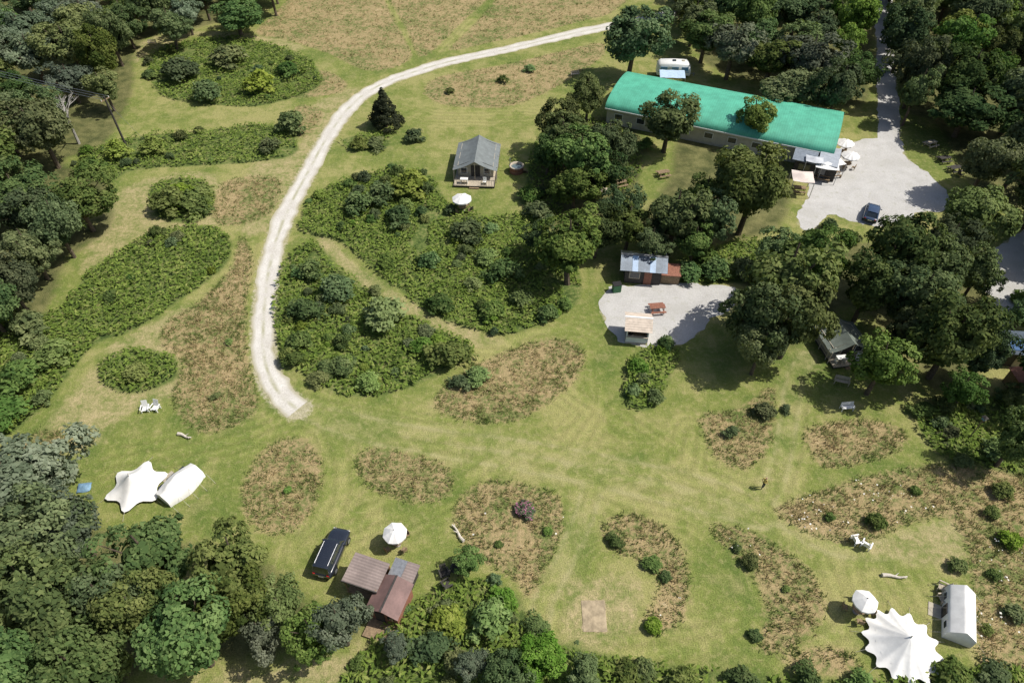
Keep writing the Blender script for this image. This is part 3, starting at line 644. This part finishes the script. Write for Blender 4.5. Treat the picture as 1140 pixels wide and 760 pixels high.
# --- hot tub
E=empty('hot_tub',g3(575,191),0)
b=B();n=24
for i in range(n):
    a=2*math.pi*i/n;b.box((.24,.05,1.0),(.98*math.cos(a),.98*math.sin(a),.5),wood_red,(0,0,a+1.57))
b.done('staves',parent=E)
b=B();rows=[[(r*math.cos(2*math.pi*i/28),r*math.sin(2*math.pi*i/28),z) for i in range(28)] for r,z in ((1.08,.96),(1.12,1.03),(.85,1.04),(.83,.7))];b.grid(rows,wood_lt,True);b.done('rim',parent=E)
b=B();b.cyl(.84,.84,(0,0,.78),(0,0,.80),simple('tub_water',(.12,.16,.17),.08,.1,spec=.7),28);b.done('water',parent=E)
b=B();b.cyl(1.02,1.02,(0,0,.3),(0,0,.34),metal,28,False);b.cyl(.07,.07,(-.95,.2,.9),(-.95,.2,2.1),metal,10);b.box((.8,.35,.25),(1.35,-.2,.125),wood_m);b.box((.5,.35,.5),(1.2,-.2,.25),wood_m);b.done('fittings',parent=E)
# --- safari tents
def safari(u,v,W,L,rz,roofm,wallm,wh=1.9,rh=3.1,deck=2.2,name='safari_tent'):
    E=empty(name,g3(u,v),rz); T=L+deck
    b=B()
    nb_=int(W/.16)
    for i in range(nb_): b.box((.145,T+.2,.05),(-W/2+.08+i*.16,-deck/2,.34),wood_lt)
    b.box((W-.1,T,.28),(0,-deck/2,.16),dark);b.box((1.4,.35,.16),(0,-L/2-deck-.2,.08),wood_m);b.done('deck',parent=E)
    b=B();w=W*.86
    b.box((.06,L,wh-.3),(-w/2,0,wh/2+.2),wallm);b.box((.06,L,wh-.3),(w/2,0,wh/2+.2),wallm)
    for yy in(-L/2,L/2): b.poly([(-w/2,yy,.38),(w/2,yy,.38),(w/2,yy,wh+.1),(0,yy,rh-.15),(-w/2,yy,wh+.1)],wallm)
    b.done('walls',parent=E)
    b=B();b.box((1.3,.06,1.75),(0,-L/2-.04,1.28),dark)
    for s_ in(-1,1):b.box((.8,.06,.8),(s_*w*.33,-L/2-.04,1.3),glass);b.box((.94,.04,.94),(s_*w*.33,-L/2-.025,1.3),whitep)
    b.done('door_and_windows',parent=E)
    b=B()
    for s_ in(-1,1):
        rows=[]
        for i in range(13):
            y=-L/2-deck*.4+(L+deck*.4+.4)*i/12; sag=.07*(1-abs(math.cos(i*math.pi/4)))
            rows.append([(s_*(W/2+.25)*q,y,(rh-sag)-(rh-wh+.12)*q-.16*math.sin(math.pi*q)-(.03*q*(i%2))) for q in (0,.2,.4,.6,.8,1)])
        b.grid(rows,roofm)
    b.done('roof_fly',parent=E)
    b=B()
    for s_ in(-1,1):
        for yy in (-L/2-deck*.38,-L/2,0,L/2): b.cyl(.05,.05,(s_*(W/2+.12),yy,0),(s_*(W/2+.12),yy,wh),wood_lt,6)
    b.cyl(.05,.05,(0,-L/2-deck*.38,.36),(0,-L/2-deck*.38,rh-.05),wood_lt,6)
    for s_ in (-1,1):
        b.box((W*.32,.05,.06),(s_*W*.33,-L/2-deck+.05,1.2),wood_lt)
        for q in range(6): b.box((.04,.04,.84),(s_*(W*.18+q*W*.06),-L/2-deck+.05,.78),wood_lt)
    b.done('poles_and_rail',parent=E)
    b=B();b.box((1.1,.6,.05),(-W*.25,-L/2-deck+.6,1.08),whitep);b.box((.5,.5,.06),(W*.25,-L/2-deck+.5,.8),whitep);b.box((.5,.06,.5),(W*.25,-L/2-deck+.77,1.05),whitep)
    for sx in(-1,1):
        b.box((.06,.5,.7),(-W*.25+sx*.48,-L/2-deck+.6,.72),whitep);b.box((.05,.5,.44),(W*.25+sx*.22,-L/2-deck+.5,.58),whitep)
    b.done('veranda_furniture',parent=E)
safari(532,186,5.9,6.2,-.06,greyroof,beige,2.0,3.3,2.4)
safari(932,386,4.2,3.2,.15,darkcanvas,beige,1.7,2.7,1.4)
# --- dark cabin
E=empty('timber_cabin',g3(714,306),-.12)
b=B();b.box((4.3,3.4,2.1),(0,0,1.05),dark)
for s_ in(-1,1): b.poly([(s_*2.15,-1.7,2.1),(s_*2.15,1.7,2.1),(s_*2.15,0,3.0)],dark)
b.done('walls',parent=E)
rsh=corr('corrugated_roof',(.10,.13,.17),30,'X',.4,.2,.35); rbl=corr('blue_roof_sheet',(.26,.40,.60),30,'X',.35,0,.25)
b=B()
for s_ in(-1,1):
    for i in range(8):
        x=-2.45+.7*i-.0; t=math.atan2(.95,1.9)
        b.box((.69,2.2,.05),(x,s_*.98,2.58+.004*(i%2)),rbl if i in(2,5) and s_<0 else rsh,(-s_*t,0,0))
b.box((5.6,.3,.05),(0,0,3.08),metal);b.done('roof',parent=E)
b=B();b.box((.9,.07,1.9),(.6,-1.73,.97),wood_red);b.box((1.1,.07,.8),(-1,-1.73,1.3),glass);b.box((1.3,.05,1.0),(-1,-1.715,1.3),wood_lt);b.cyl(.09,.09,(1.4,.6,2.4),(1.4,.6,3.7),metal,10);b.done('door_window_flue',parent=E)
b=B();b.box((2.2,2.0,1.3),(3.35,-.3,.65),wood_m);b.box((2.4,2.2,.07),(3.35,-.3,1.42),wood_red,(.08,0,0));b.done('log_store',parent=E)
b=B();b.box((1.0,.7,1.1),(0,0,.55),simple('green_bin',(.04,.14,.06),.5,.1),bev=.05);b.box((1.05,.75,.08),(0,.02,1.16),black,(.08,0,0),.02)
for s_ in(-1,1):b.cyl(.1,.1,(s_*.42,.38,.1),(s_*.3,.38,.1),black,10)
b.done('wheelie_bin',g3(686,324),.2)
# --- kiosk
E=empty('wooden_kiosk',g3(708,374),-.12)
b=B();b.box((2.5,2.5,.14),(0,0,.07),wood_lt)
for sx in(-1,1):
    for sy in(-1,1): b.box((.12,.12,2.1),(sx*1.15,sy*1.15,1.19),whitep)
for i in range(15): b.box((.15,.05,.9),(-1.05+.15*i,-1.15,.6),whitep)
b.box((2.4,.3,.06),(0,-1.2,1.08),wood_lt);b.box((.05,2.2,2.0),(-1.12,0,1.14),cream);b.box((.05,2.2,2.0),(1.12,0,1.14),cream);b.box((2.2,.05,2.0),(0,1.12,1.14),cream);b.done('frame',parent=E)
b=B();rc=simple('cream_roof',(.60,.51,.42),.75,.15,2)
for s_ in(-1,1):
    for i in range(6): b.box((3.0,.30,.035),(0,s_*(.14+.25*i),2.86-.13*i),rc,(-s_*.40,0,0))
b.box((3.04,.22,.05),(0,0,2.93),whitep);b.done('roof',parent=E)
b=B();b.box((.5,.5,.5),(-.6,.2,.39),dark);b.box((1.2,.5,.8),(.3,.6,.54),wood_red);b.done('counter',parent=E)
# --- brown cabin lower left
E=empty('red_roof_cabin',g3(437,675),-.32)
rr=corr('red_brown_roof',(.22,.135,.12),26,'Y',.6,0,.25); rg=corr('grey_brown_felt',(.27,.215,.195),8,'Y',.8,0,.2)
b=B();b.box((2.5,2.7,1.9),(0,0,.95),wood_red)
for s_ in(-1,1): b.poly([(-1.25,s_*1.35,1.9),(1.25,s_*1.35,1.9),(0,s_*1.35,2.5)],wood_red)
b.done('walls',parent=E)
b=B()
for s_ in(-1,1): b.box((1.52,3.1,.06),(s_*.72,0,2.2),rr,(0,s_*.45,0))
b.box((.16,3.14,.05),(0,0,2.55),dark);b.done('roof',parent=E)
b=B();b.box((.8,.06,1.7),(-.3,-1.39,.87),dark);b.box((.5,.06,.5),(.65,-1.39,1.3),glass);b.box((2.5,1.6,.2),(0,-2.1,.1),wood_m);b.done('door_and_step',parent=E)
E=empty('lean_to_shelter',g3(412,650),-.32)
b=B();b.box((3.1,2.5,.08),(0,0,2.25),rg,(.05,.03,0));b.box((3.16,.08,.14),(0,-1.28,2.2),dark);b.done('roof',parent=E)
b=B()
for sx in(-1,1):
    for sy in(-1,1): b.box((.1,.1,2.2),(sx*1.4,sy*1.1,1.1),wood_m)
b.box((3,2.4,.12),(0,0,.06),wood_m);b.box((3,.06,1.9),(0,1.15,1.05),wood_red);b.box((1.2,.6,.8),(-.6,.6,.52),metal);b.done('posts_and_deck',parent=E)
E=empty('garden_store',g3(450,648),-.32)
b=B();b.box((1.8,1.9,1.6),(0,0,.8),dark);b.box((.6,.05,1.3),(0,-.98,.7),wood_lt);b.done('walls',parent=E)
b=B();b.box((1.1,2.2,.06),(-.5,0,1.66),metal,(.06,0,0));b.box((1.1,2.2,.06),(.62,0,1.68),rg,(.06,0,0));b.done('roof',parent=E)
# --- right edge sheds
E=empty('solar_shed',g3(1132,398),-.1)
b=B();b.box((4,2.8,2.1),(0,0,1.05),dark);b.box((.9,.06,1.8),(-.8,-1.43,.92),wood_lt);b.box((1,.06,.7),(.7,-1.43,1.4),glass);b.done('walls',parent=E)
b=B();b.box((4.5,3.3,.1),(0,0,2.22),rsh,(.12,0,0));b.done('roof',parent=E)
pv=simple('solar_panel',(.05,.12,.25),.12,.1,spec=.8);b=B()
for i in range(4): b.box((.95,1.55,.05),(-1.5+i*1.02,-.35,2.3),pv,(.12,0,0));
b.done('solar_panels',parent=E)
E=empty('tool_shed',g3(1135,432),.1)
b=B();b.box((2.6,2.2,1.8),(0,0,.9),wood_m);b.box((.7,.05,1.5),(0,-1.12,.75),dark);b.done('walls',parent=E)
b=B();b.box((3,2.6,.07),(0,0,1.88),wood_red,(.1,0,0));b.done('roof',parent=E)
# --- caravan
E=empty('caravan',g3(748,84),-.06)
b=B();rows=[]
for x,wd,zt in ((-2.9,.95,1.7),(-2.8,1.08,2.2),(-2.3,1.13,2.55),(0,1.15,2.62),(2.3,1.13,2.55),(2.8,1.08,2.1),(3.0,.95,1.3)):
    rows.append([(x,-wd,.5),(x,-wd*1.02,1.3),(x,-wd,zt-.2),(x,-wd*.85,zt),(x,0,zt+.06),(x,wd*.85,zt),(x,wd,zt-.2),(x,wd*1.02,1.3),(x,wd,.5)])
b.grid(rows,whitep);b.poly(rows[0],whitep);b.poly(rows[-1][::-1],whitep);b.done('shell',parent=E)
b=B();blueg=simple('blue_window',(.12,.28,.50),.15,.1,spec=.8)
for x in(-1.8,.2,1.9): b.box((1.2,.05,.65),(x,-1.18,1.7),blueg)
b.box((.6,.05,1.6),(-.75,-1.18,1.35),whitep);b.box((5.4,.03,.12),(0,-1.19,1.15),blueg);b.box((.6,.6,.12),(0,0,2.73),glass,bev=.03);b.box((.5,.5,.1),(1.6,.1,2.68),beige)
b.done('windows',parent=E)
b=B()
for s_ in(-1,1): b.cyl(.33,.33,(0,s_*1.12,.33),(0,s_*.9,.33),black,16)
b.box((1.2,.1,.1),(3.4,0,.45),metal);b.cyl(.08,.08,(3.8,0,0),(3.8,0,.6),metal,8);b.done('wheels_and_hitch',parent=E)
E=empty('awning',g3(747,92),-.06)
b=B();rows=[[(-2.2+i*.55,-1.0+j*.4,1.3+.1*j+.03*math.sin(i*2)) for j in range(6)] for i in range(9)];b.grid(rows,simple('blue_canvas',(.45,.58,.72),.8,.1));b.done('cover',parent=E)
b=B()
for x in(-2.2,0,2.2): b.cyl(.03,.03,(x,-1,0),(x,-1,1.3),metal,6)
b.done('posts',parent=E)
# --- tents
def startent(u,v,n,R,spike,h,rz,name='bell_tent',fold=.05):
    E=empty(name,g3(u,v),rz);b=B();K=n*8;rows=[]
    for q in (0.02,.06,.12,.2,.3,.42,.55,.7,.86,1.0):
        row=[]
        for i in range(K):
            a=2*math.pi*i/K;c_=abs(math.cos(a*n/2))**3.0
            rr=R*q*(1+ (spike*c_-fold*(1-c_))*max(0,q-.5)/.5)
            z=h*(1-q)**1.3+.5*q**.5*(1-.25*q)-(fold*.6*(1-c_)*math.sin(math.pi*q))
            row.append((rr*math.cos(a),rr*math.sin(a),z))
        rows.append(row)
    b.grid(rows,white,True,True);b.done('canvas_roof',parent=E)
    b=B();rows=[[(R*.8*math.cos(2*math.pi*i/32),R*.8*math.sin(2*math.pi*i/32),z) for i in range(32)] for z in(0,.6)];b.grid(rows,white,True);b.done('wall',parent=E)
    b=B()
    for i in range(n):
        a=2*math.pi*i/n;r1=R*(1+spike);b.cyl(.012,.012,(r1*math.cos(a),r1*math.sin(a),.36),((r1+.7)*math.cos(a),(r1+.7)*math.sin(a),0),rope,4)
        b.cyl(.02,.02,((r1+.7)*math.cos(a),(r1+.7)*math.sin(a),0),((r1+.72)*math.cos(a),(r1+.72)*math.sin(a),.12),wood_m,5)
    b.cyl(.04,.04,(0,0,0),(0,0,h+.3),wood_lt,8);b.cyl(.09,.03,(0,0,h-.05),(0,0,h+.3),white,8);b.done('poles_and_ropes',parent=E)
startent(1002,720,14,2.55,.17,2.0,.1,fold=.035)
startent(154,543,6,2.05,.34,2.1,.5)
def ridgetent(u,v,L,W,h,wh,rz,ends=.25,name='canvas_tent',open_=True):
    E=empty(name,g3(u,v),rz);b=B();rows=[]
    for i in range(15):
        q=i/14; x=-L/2+L*q; e=min(1,min(q,1-q)/ends+.0001) if ends>0 else 1; e=e**.5
        e=max(e,.35) if ends>0 else 1; sg=.06*math.sin(q*math.pi*4)**2
        prof=[]
        for j in range(13):
            t=j/12; y=(t-.5)*W*(.55+.45*e); a=abs(t-.5)*2
            z=wh+(h-wh)*e*(1-a)**.9-sg*(1-a)
            prof.append((x,y,z))
        rows.append([(x,prof[0][1]*1.04,.02)]+prof+[(x,prof[-1][1]*1.04,.02)])
    b.grid(rows,white);b.poly(rows[0],white);b.poly(rows[-1][::-1],white);b.done('canvas',parent=E)
    b=B()
    b.box((.9,.06,wh*.9),(0,W/2*1.03+.03,wh*.48),dark);b.box((1.2,1.0,.04),(0,W/2+.55,.03),beige)
    for s_ in (-1,1): b.box((.5,.05,.35),(s_*L*.3,W/2*1.03+.02,wh*.6),glass)
    b.done('door',parent=E)
    b=B()
    for i in range(5):
        x=-L/2+L*i/4
        for s_ in(-1,1):
            b.cyl(.012,.012,(x,s_*W/2,wh),(x,s_*(W/2+1.1),0),rope,4);b.cyl(.02,.02,(x,s_*(W/2+1.1),0),(x,s_*(W/2+1.12),.12),wood_m,5)
    b.done('guy_ropes',parent=E)
ridgetent(1064,688,4.2,2.0,1.9,1.1,ang((1067,710),(1067,652)),0)
ridgetent(203,542,3.9,2.5,1.9,.8,ang((186,552),(218,524)),.45,'bell_tent')
b=B();rows=[[(-.6+.2*i,-.5+.2*j,.35+.2*math.sin(i*1.3)*math.cos(j*1.7)*.5-(.3 if i in(0,6) or j in (0,5) else 0)) for j in range(6)] for i in range(7)];b.grid(rows,simple('blue_tarp',(.16,.27,.38),.6,.25));b.done('tarpaulin',g3(94,543),.2)
# --- cars
def car(loc,rz,L,W,Hh,paint,suv,name='parked_car'):
    E=empty(name,loc,rz);l=L/2;hw=W/2;zt=.98 if suv else .88
    S=[(-l,.80,.62,zt-.18),(-l+.12,.93,.42,zt-.04),(-l+.5,.99,.34,zt),(-.4*l,1,.32,zt),(.2*l,1,.32,zt),(.42*l,.99,.32,zt-.03),(.75*l,.96,.34,zt-.12),(l-.15,.88,.42,zt-.24),(l,.72,.52,zt-.36)]
    b=B();rows=[]
    for x,f,zb,z in S:
        w=hw*f;rows.append([(x,-w*.9,zb),(x,-w,zb+.12),(x,-w,z-.22),(x,-w*.95,z-.06),(x,-w*.82,z),(x,-w*.4,z+.025),(x,w*.4,z+.025),(x,w*.82,z),(x,w*.95,z-.06),(x,w,z-.22),(x,w,zb+.12),(x,w*.9,zb)])
    b.grid(rows,paint,True);b.poly(rows[0],paint);b.poly(rows[-1][::-1],paint);b.done('body',parent=E)
    xr0,xr1=(-l+.32,.22*l) if suv else (-.62*l,.12*l); xb0,xb1=(-l+.1,.47*l) if suv else (-.86*l,.42*l)
    b=B();rt=hw*.70;bt=hw*.90;z0=zt-.04
    lo=[(xb0,-bt*.9),(xb1,-bt*.86),(xb1,bt*.86),(xb0,bt*.9)];hi=[(xr0,-rt),(xr1,-rt),(xr1,rt),(xr0,rt)]
    b.grid([[(x,y,z0) for x,y in lo],[(x,y,Hh-.06) for x,y in hi]],glass,True,False);b.done('windows',parent=E)
    b=B();rows=[]
    for i in range(7):
        q=i/6;x=xr0-.04+(xr1-xr0+.08)*q;e=.05*math.sin(math.pi*q)
        rows.append([(x,y*rt*1.03,Hh-.065+e+.05*(1-(y)**4)) for y in(-1,-.8,-.4,0,.4,.8,1)])
    b.grid(rows,paint)
    for s_ in(-1,1):
        for (x0,x1) in((xb0,xr0),(xb1,xr1)): b.cyl(.05,.045,(x0,s_*bt*.88,z0),(x1,s_*rt,Hh-.05),paint,6)
        for q in (.35,.68):
            xm=xb0+(xb1-xb0)*q;xt=xr0+(xr1-xr0)*q;b.cyl(.035,.035,(xm,s_*bt*.9,z0),(xt,s_*rt*1.01,Hh-.06),paint,6)
        b.box((.12,.2,.13),(xb1-.35,s_*(hw+.08),zt+.06),paint,bev=.03)
        if suv: b.cyl(.025,.025,(xr0+.2,s_*rt*.9,Hh+.04),(xr1-.2,s_*rt*.9,Hh+.04),metal,6)
    b.done('roof_and_pillars',parent=E)
    b=B()
    for x in(-l*.62,l*.62):
        for s_ in(-1,1):
            b.cyl(.34,.34,(x,s_*(hw-.2),.34),(x,s_*(hw+.01),.34),black,20);b.cyl(.2,.2,(x,s_*(hw+.0),.34),(x,s_*(hw+.025),.34),metal,12)
    b.done('wheels',parent=E)
    b=B()
    for s_ in(-1,1):
        b.box((.1,.35,.13),(l-.1,s_*hw*.62,zt-.36),simple('headlamp',(.7,.7,.7),.2,.02),bev=.02);b.box((.07,.22,.3),(-l+.04,s_*hw*.68,zt-.18),simple('tail_lamp',(.35,.02,.02),.3,.02),bev=.02)
    b.box((.04,.5,.11),(l+.01,0,.5),whitep);b.box((.04,.5,.11),(-l-.01,0,.62),whitep);b.done('lights_and_plates',parent=E)
car(g3(371,618),ang((362,640),(383,592)),4.5,1.85,1.75,simple('black_paint',(.018,.022,.032),.22,.05,coat=1,spec=.5),True)
car(g3(969,240),ang((966,250),(973,226)),4.4,1.85,1.5,simple('blue_paint',(.03,.055,.11),.22,.05,coat=1,spec=.5),False)
# --- utility pole + wires
px,py=G(142,166);b=B();b.cyl(.18,.13,(0,0,0),(0,0,8.5),dark,10);b.box((1.6,.1,.12),(0,0,8.0),wood_m)
for x in(-.7,0,.7): b.cyl(.05,.04,(x,0,8.06),(x,0,8.28),whitep,8)
b.cyl(.02,.02,(0.1,0,7.5),(2.8,-1,0),metal,5);b.done('utility_pole',(px,py,0),1.2)
qx,qy=G(-150,110);b=B();b.cyl(.18,.11,(0,0,0),(0,0,13.4),wood_m,10);b.box((1.6,.1,.12),(0,0,13.0),wood_m);b.done('utility_pole',(qx,qy,0),1.2)
b=B()
for o in(-.6,0,.6):
    prev=None
    for i in range(17):
        t=i/16;p=(px+(qx-px)*t+o*.4,py+(qy-py)*t+o*.9,8.3+4.9*t-1.2*4*t*(1-t)*.6)
        if prev: b.cyl(.025,.025,prev,p,metal,4,False)
        prev=p
b.done('power_line')
# --- bird table right
b=B();b.cyl(.06,.05,(0,0,0),(0,0,3.0),wood_m,8);b.box((.35,.35,.06),(0,0,3.02),wood_m);b.box((.3,.3,.3),(0,0,3.2),simple('bird_box_blue',(.15,.3,.4),.6,.1));b.poly([(-.25,-.25,3.36),(.25,-.25,3.36),(.0,0,3.6)],dark);b.poly([(.25,-.25,3.36),(.25,.25,3.36),(0,0,3.6)],dark);b.poly([(.25,.25,3.36),(-.25,.25,3.36),(0,0,3.6)],dark);b.poly([(-.25,.25,3.36),(-.25,-.25,3.36),(0,0,3.6)],dark);b.done('bird_table',g3(1078,488),.3)
# --- pitch
b=B()
p=[G(*q) for q in [(649,668),(675,667),(674,703),(648,703)]];w_=p[1][0]-p[0][0];d_=p[0][1]-p[3][1]
pv2=simple('earth_pitch',(.36,.29,.19),.95,.3,1.5,bumpst=.3);b.box((w_,d_,.05),(0,0,.01),pv2,bev=.02);b.done('tent_pitch',((p[0][0]+p[2][0])/2,(p[0][1]+p[2][1])/2,0))
# --- person
def person(u,v,rz):
    J={'pelvis':(0,0,.95,.13),'waist':(0,0,1.1,.12),'chest':(.01,0,1.32,.15),'neck':(.02,0,1.5,.055),'head0':(.03,0,1.6,.075),'head1':(.035,0,1.7,.085),
     'hl':(0,.1,.88,.09),'kl':(.14,.1,.48,.06),'al':(.1,.1,.09,.04),'tl':(.24,.1,.04,.04),'hr':(0,-.1,.88,.09),'kr':(.02,-.1,.48,.06),'ar':(-.2,-.1,.12,.04),'tr':(-.08,-.1,.04,.04),
     'sl':(.01,.19,1.42,.06),'el':(-.08,.25,1.13,.042),'wl':(.0,.26,.88,.03),'sr':(.01,-.19,1.42,.06),'er':(.04,-.25,1.13,.042),'wr':(.2,-.24,.93,.03),
     'pl':(.03,.26,.80,.035),'pr':(.27,-.24,.87,.035)}
    Ed=[('pelvis','waist'),('waist','chest'),('chest','neck'),('neck','head0'),('head0','head1'),('pelvis','hl'),('hl','kl'),('kl','al'),('al','tl'),('pelvis','hr'),('hr','kr'),('kr','ar'),('ar','tr'),('chest','sl'),('sl','el'),('el','wl'),('wl','pl'),('chest','sr'),('sr','er'),('er','wr'),('wr','pr')]
    ks=list(J);V=[J[k][:3] for k in ks];R=[J[k][3] for k in ks];E=[(ks.index(a),ks.index(b)) for a,b in Ed]
    for s_,pk,base in((1,'pl',(.04,.26,.78)),(-1,'pr',(.29,-.24,.85))):
        for i in range(5):
            yo=(i-2)*.018; ln=(.05,.07,.075,.07,.055)[i]
            V.append((base[0]+.01,base[1]+yo,base[2]));V.append((base[0]+.02,base[1]+yo*1.4+(.03 if i==0 else 0),base[2]-ln));R+=[.009,.007]
            E.append((ks.index(pk),len(V)-2));E.append((len(V)-2,len(V)-1))
    me=bpy.data.meshes.new('walker');me.from_pydata(V,E,[]);ob=bpy.data.objects.new('tmp',me);scene.collection.objects.link(ob)
    ob.modifiers.new('s','SKIN')
    if not me.skin_vertices: me.skin_vertices.new()
    for i,r in enumerate(R): me.skin_vertices[0].data[i].radius=(r,r)
    me.skin_vertices[0].data[0].use_root=True
    ss=ob.modifiers.new('u','SUBSURF');ss.levels=2;ss.render_levels=2
    dg=bpy.context.evaluated_depsgraph_get();nm=bpy.data.meshes.new_from_object(ob.evaluated_get(dg));bpy.data.objects.remove(ob)
    m=M('walker_clothes');o=m.obj();sx=m.n('ShaderNodeSeparateXYZ');m.L(o,sx.inputs[0]);z=sx.outputs[2]
    y=m.ma('ABSOLUTE',sx.outputs[1]);arm=m.ma('MULTIPLY',m.ma('GREATER_THAN',y,.2),m.ma('LESS_THAN',z,1.2))
    sk=(.45,.27,.19);c=m.mix(m.ma('GREATER_THAN',z,.98),(.03,.035,.06),(.6,.45,.14));c=m.mix(m.ma('GREATER_THAN',z,1.49),c,sk);c=m.mix(arm,c,sk);c=m.mix(m.ma('GREATER_THAN',z,1.7),c,(.08,.05,.03));c=m.mix(m.ma('LESS_THAN',z,.08),c,(.03,.03,.03))
    nm.materials.clear();nm.materials.append(m.bsdf(c,.8))
    for p_ in nm.polygons:p_.use_smooth=True
    E_=empty('person',g3(u,v),rz);bo=place('body',nm,(0,0,0));bo.parent=E_
    b=B();skm=simple('skin',(.45,.27,.19),.6,.05)
    for s_ in(-1,1): b.cyl(.012,.012,(.105,s_*.03,1.67),(.118,s_*.03,1.67),black,8);b.box((.03,.015,.05),(.03,s_*.088,1.65),skm,bev=.005)
    b.box((.03,.02,.035),(.125,0,1.64),skm,bev=.006);b.box((.01,.045,.01),(.112,0,1.605),simple('lips',(.3,.1,.09),.6,.05));b.done('face',parent=E_)
try: person(848,543,.4)
except Exception as e: print('person fail',e)
# ------------------------------------------------------------ light, camera
w=bpy.data.worlds.new('World');scene.world=w;w.use_nodes=True;nt=w.node_tree
sky=nt.nodes.new('ShaderNodeTexSky');sky.sky_type='NISHITA';sky.sun_disc=False;sky.sun_elevation=rad(54);sky.sun_rotation=rad(88);sky.dust_density=2.5
bg=nt.nodes['Background'];bg.inputs['Strength'].default_value=.10;nt.links.new(sky.outputs[0],bg.inputs[0])
sl=bpy.data.lights.new('sun','SUN');sl.energy=4.9;sl.angle=rad(.5);sl.color=(1,.955,.88);so=bpy.data.objects.new('sun',sl);scene.collection.objects.link(so)
dv=Vector((-math.cos(rad(54)),-.02,-math.sin(rad(54))));so.rotation_euler=dv.to_track_quat('-Z','Y').to_euler()
cd=bpy.data.cameras.new('camera');cd.lens=24;cd.sensor_width=36;cd.clip_end=9000;co=bpy.data.objects.new('camera',cd);scene.collection.objects.link(co)
co.location=(0,0,H);co.rotation_euler=(math.pi/2-PT,0,0);scene.camera=co
scene.view_settings.view_transform='Standard';scene.view_settings.look='None';scene.view_settings.exposure=0
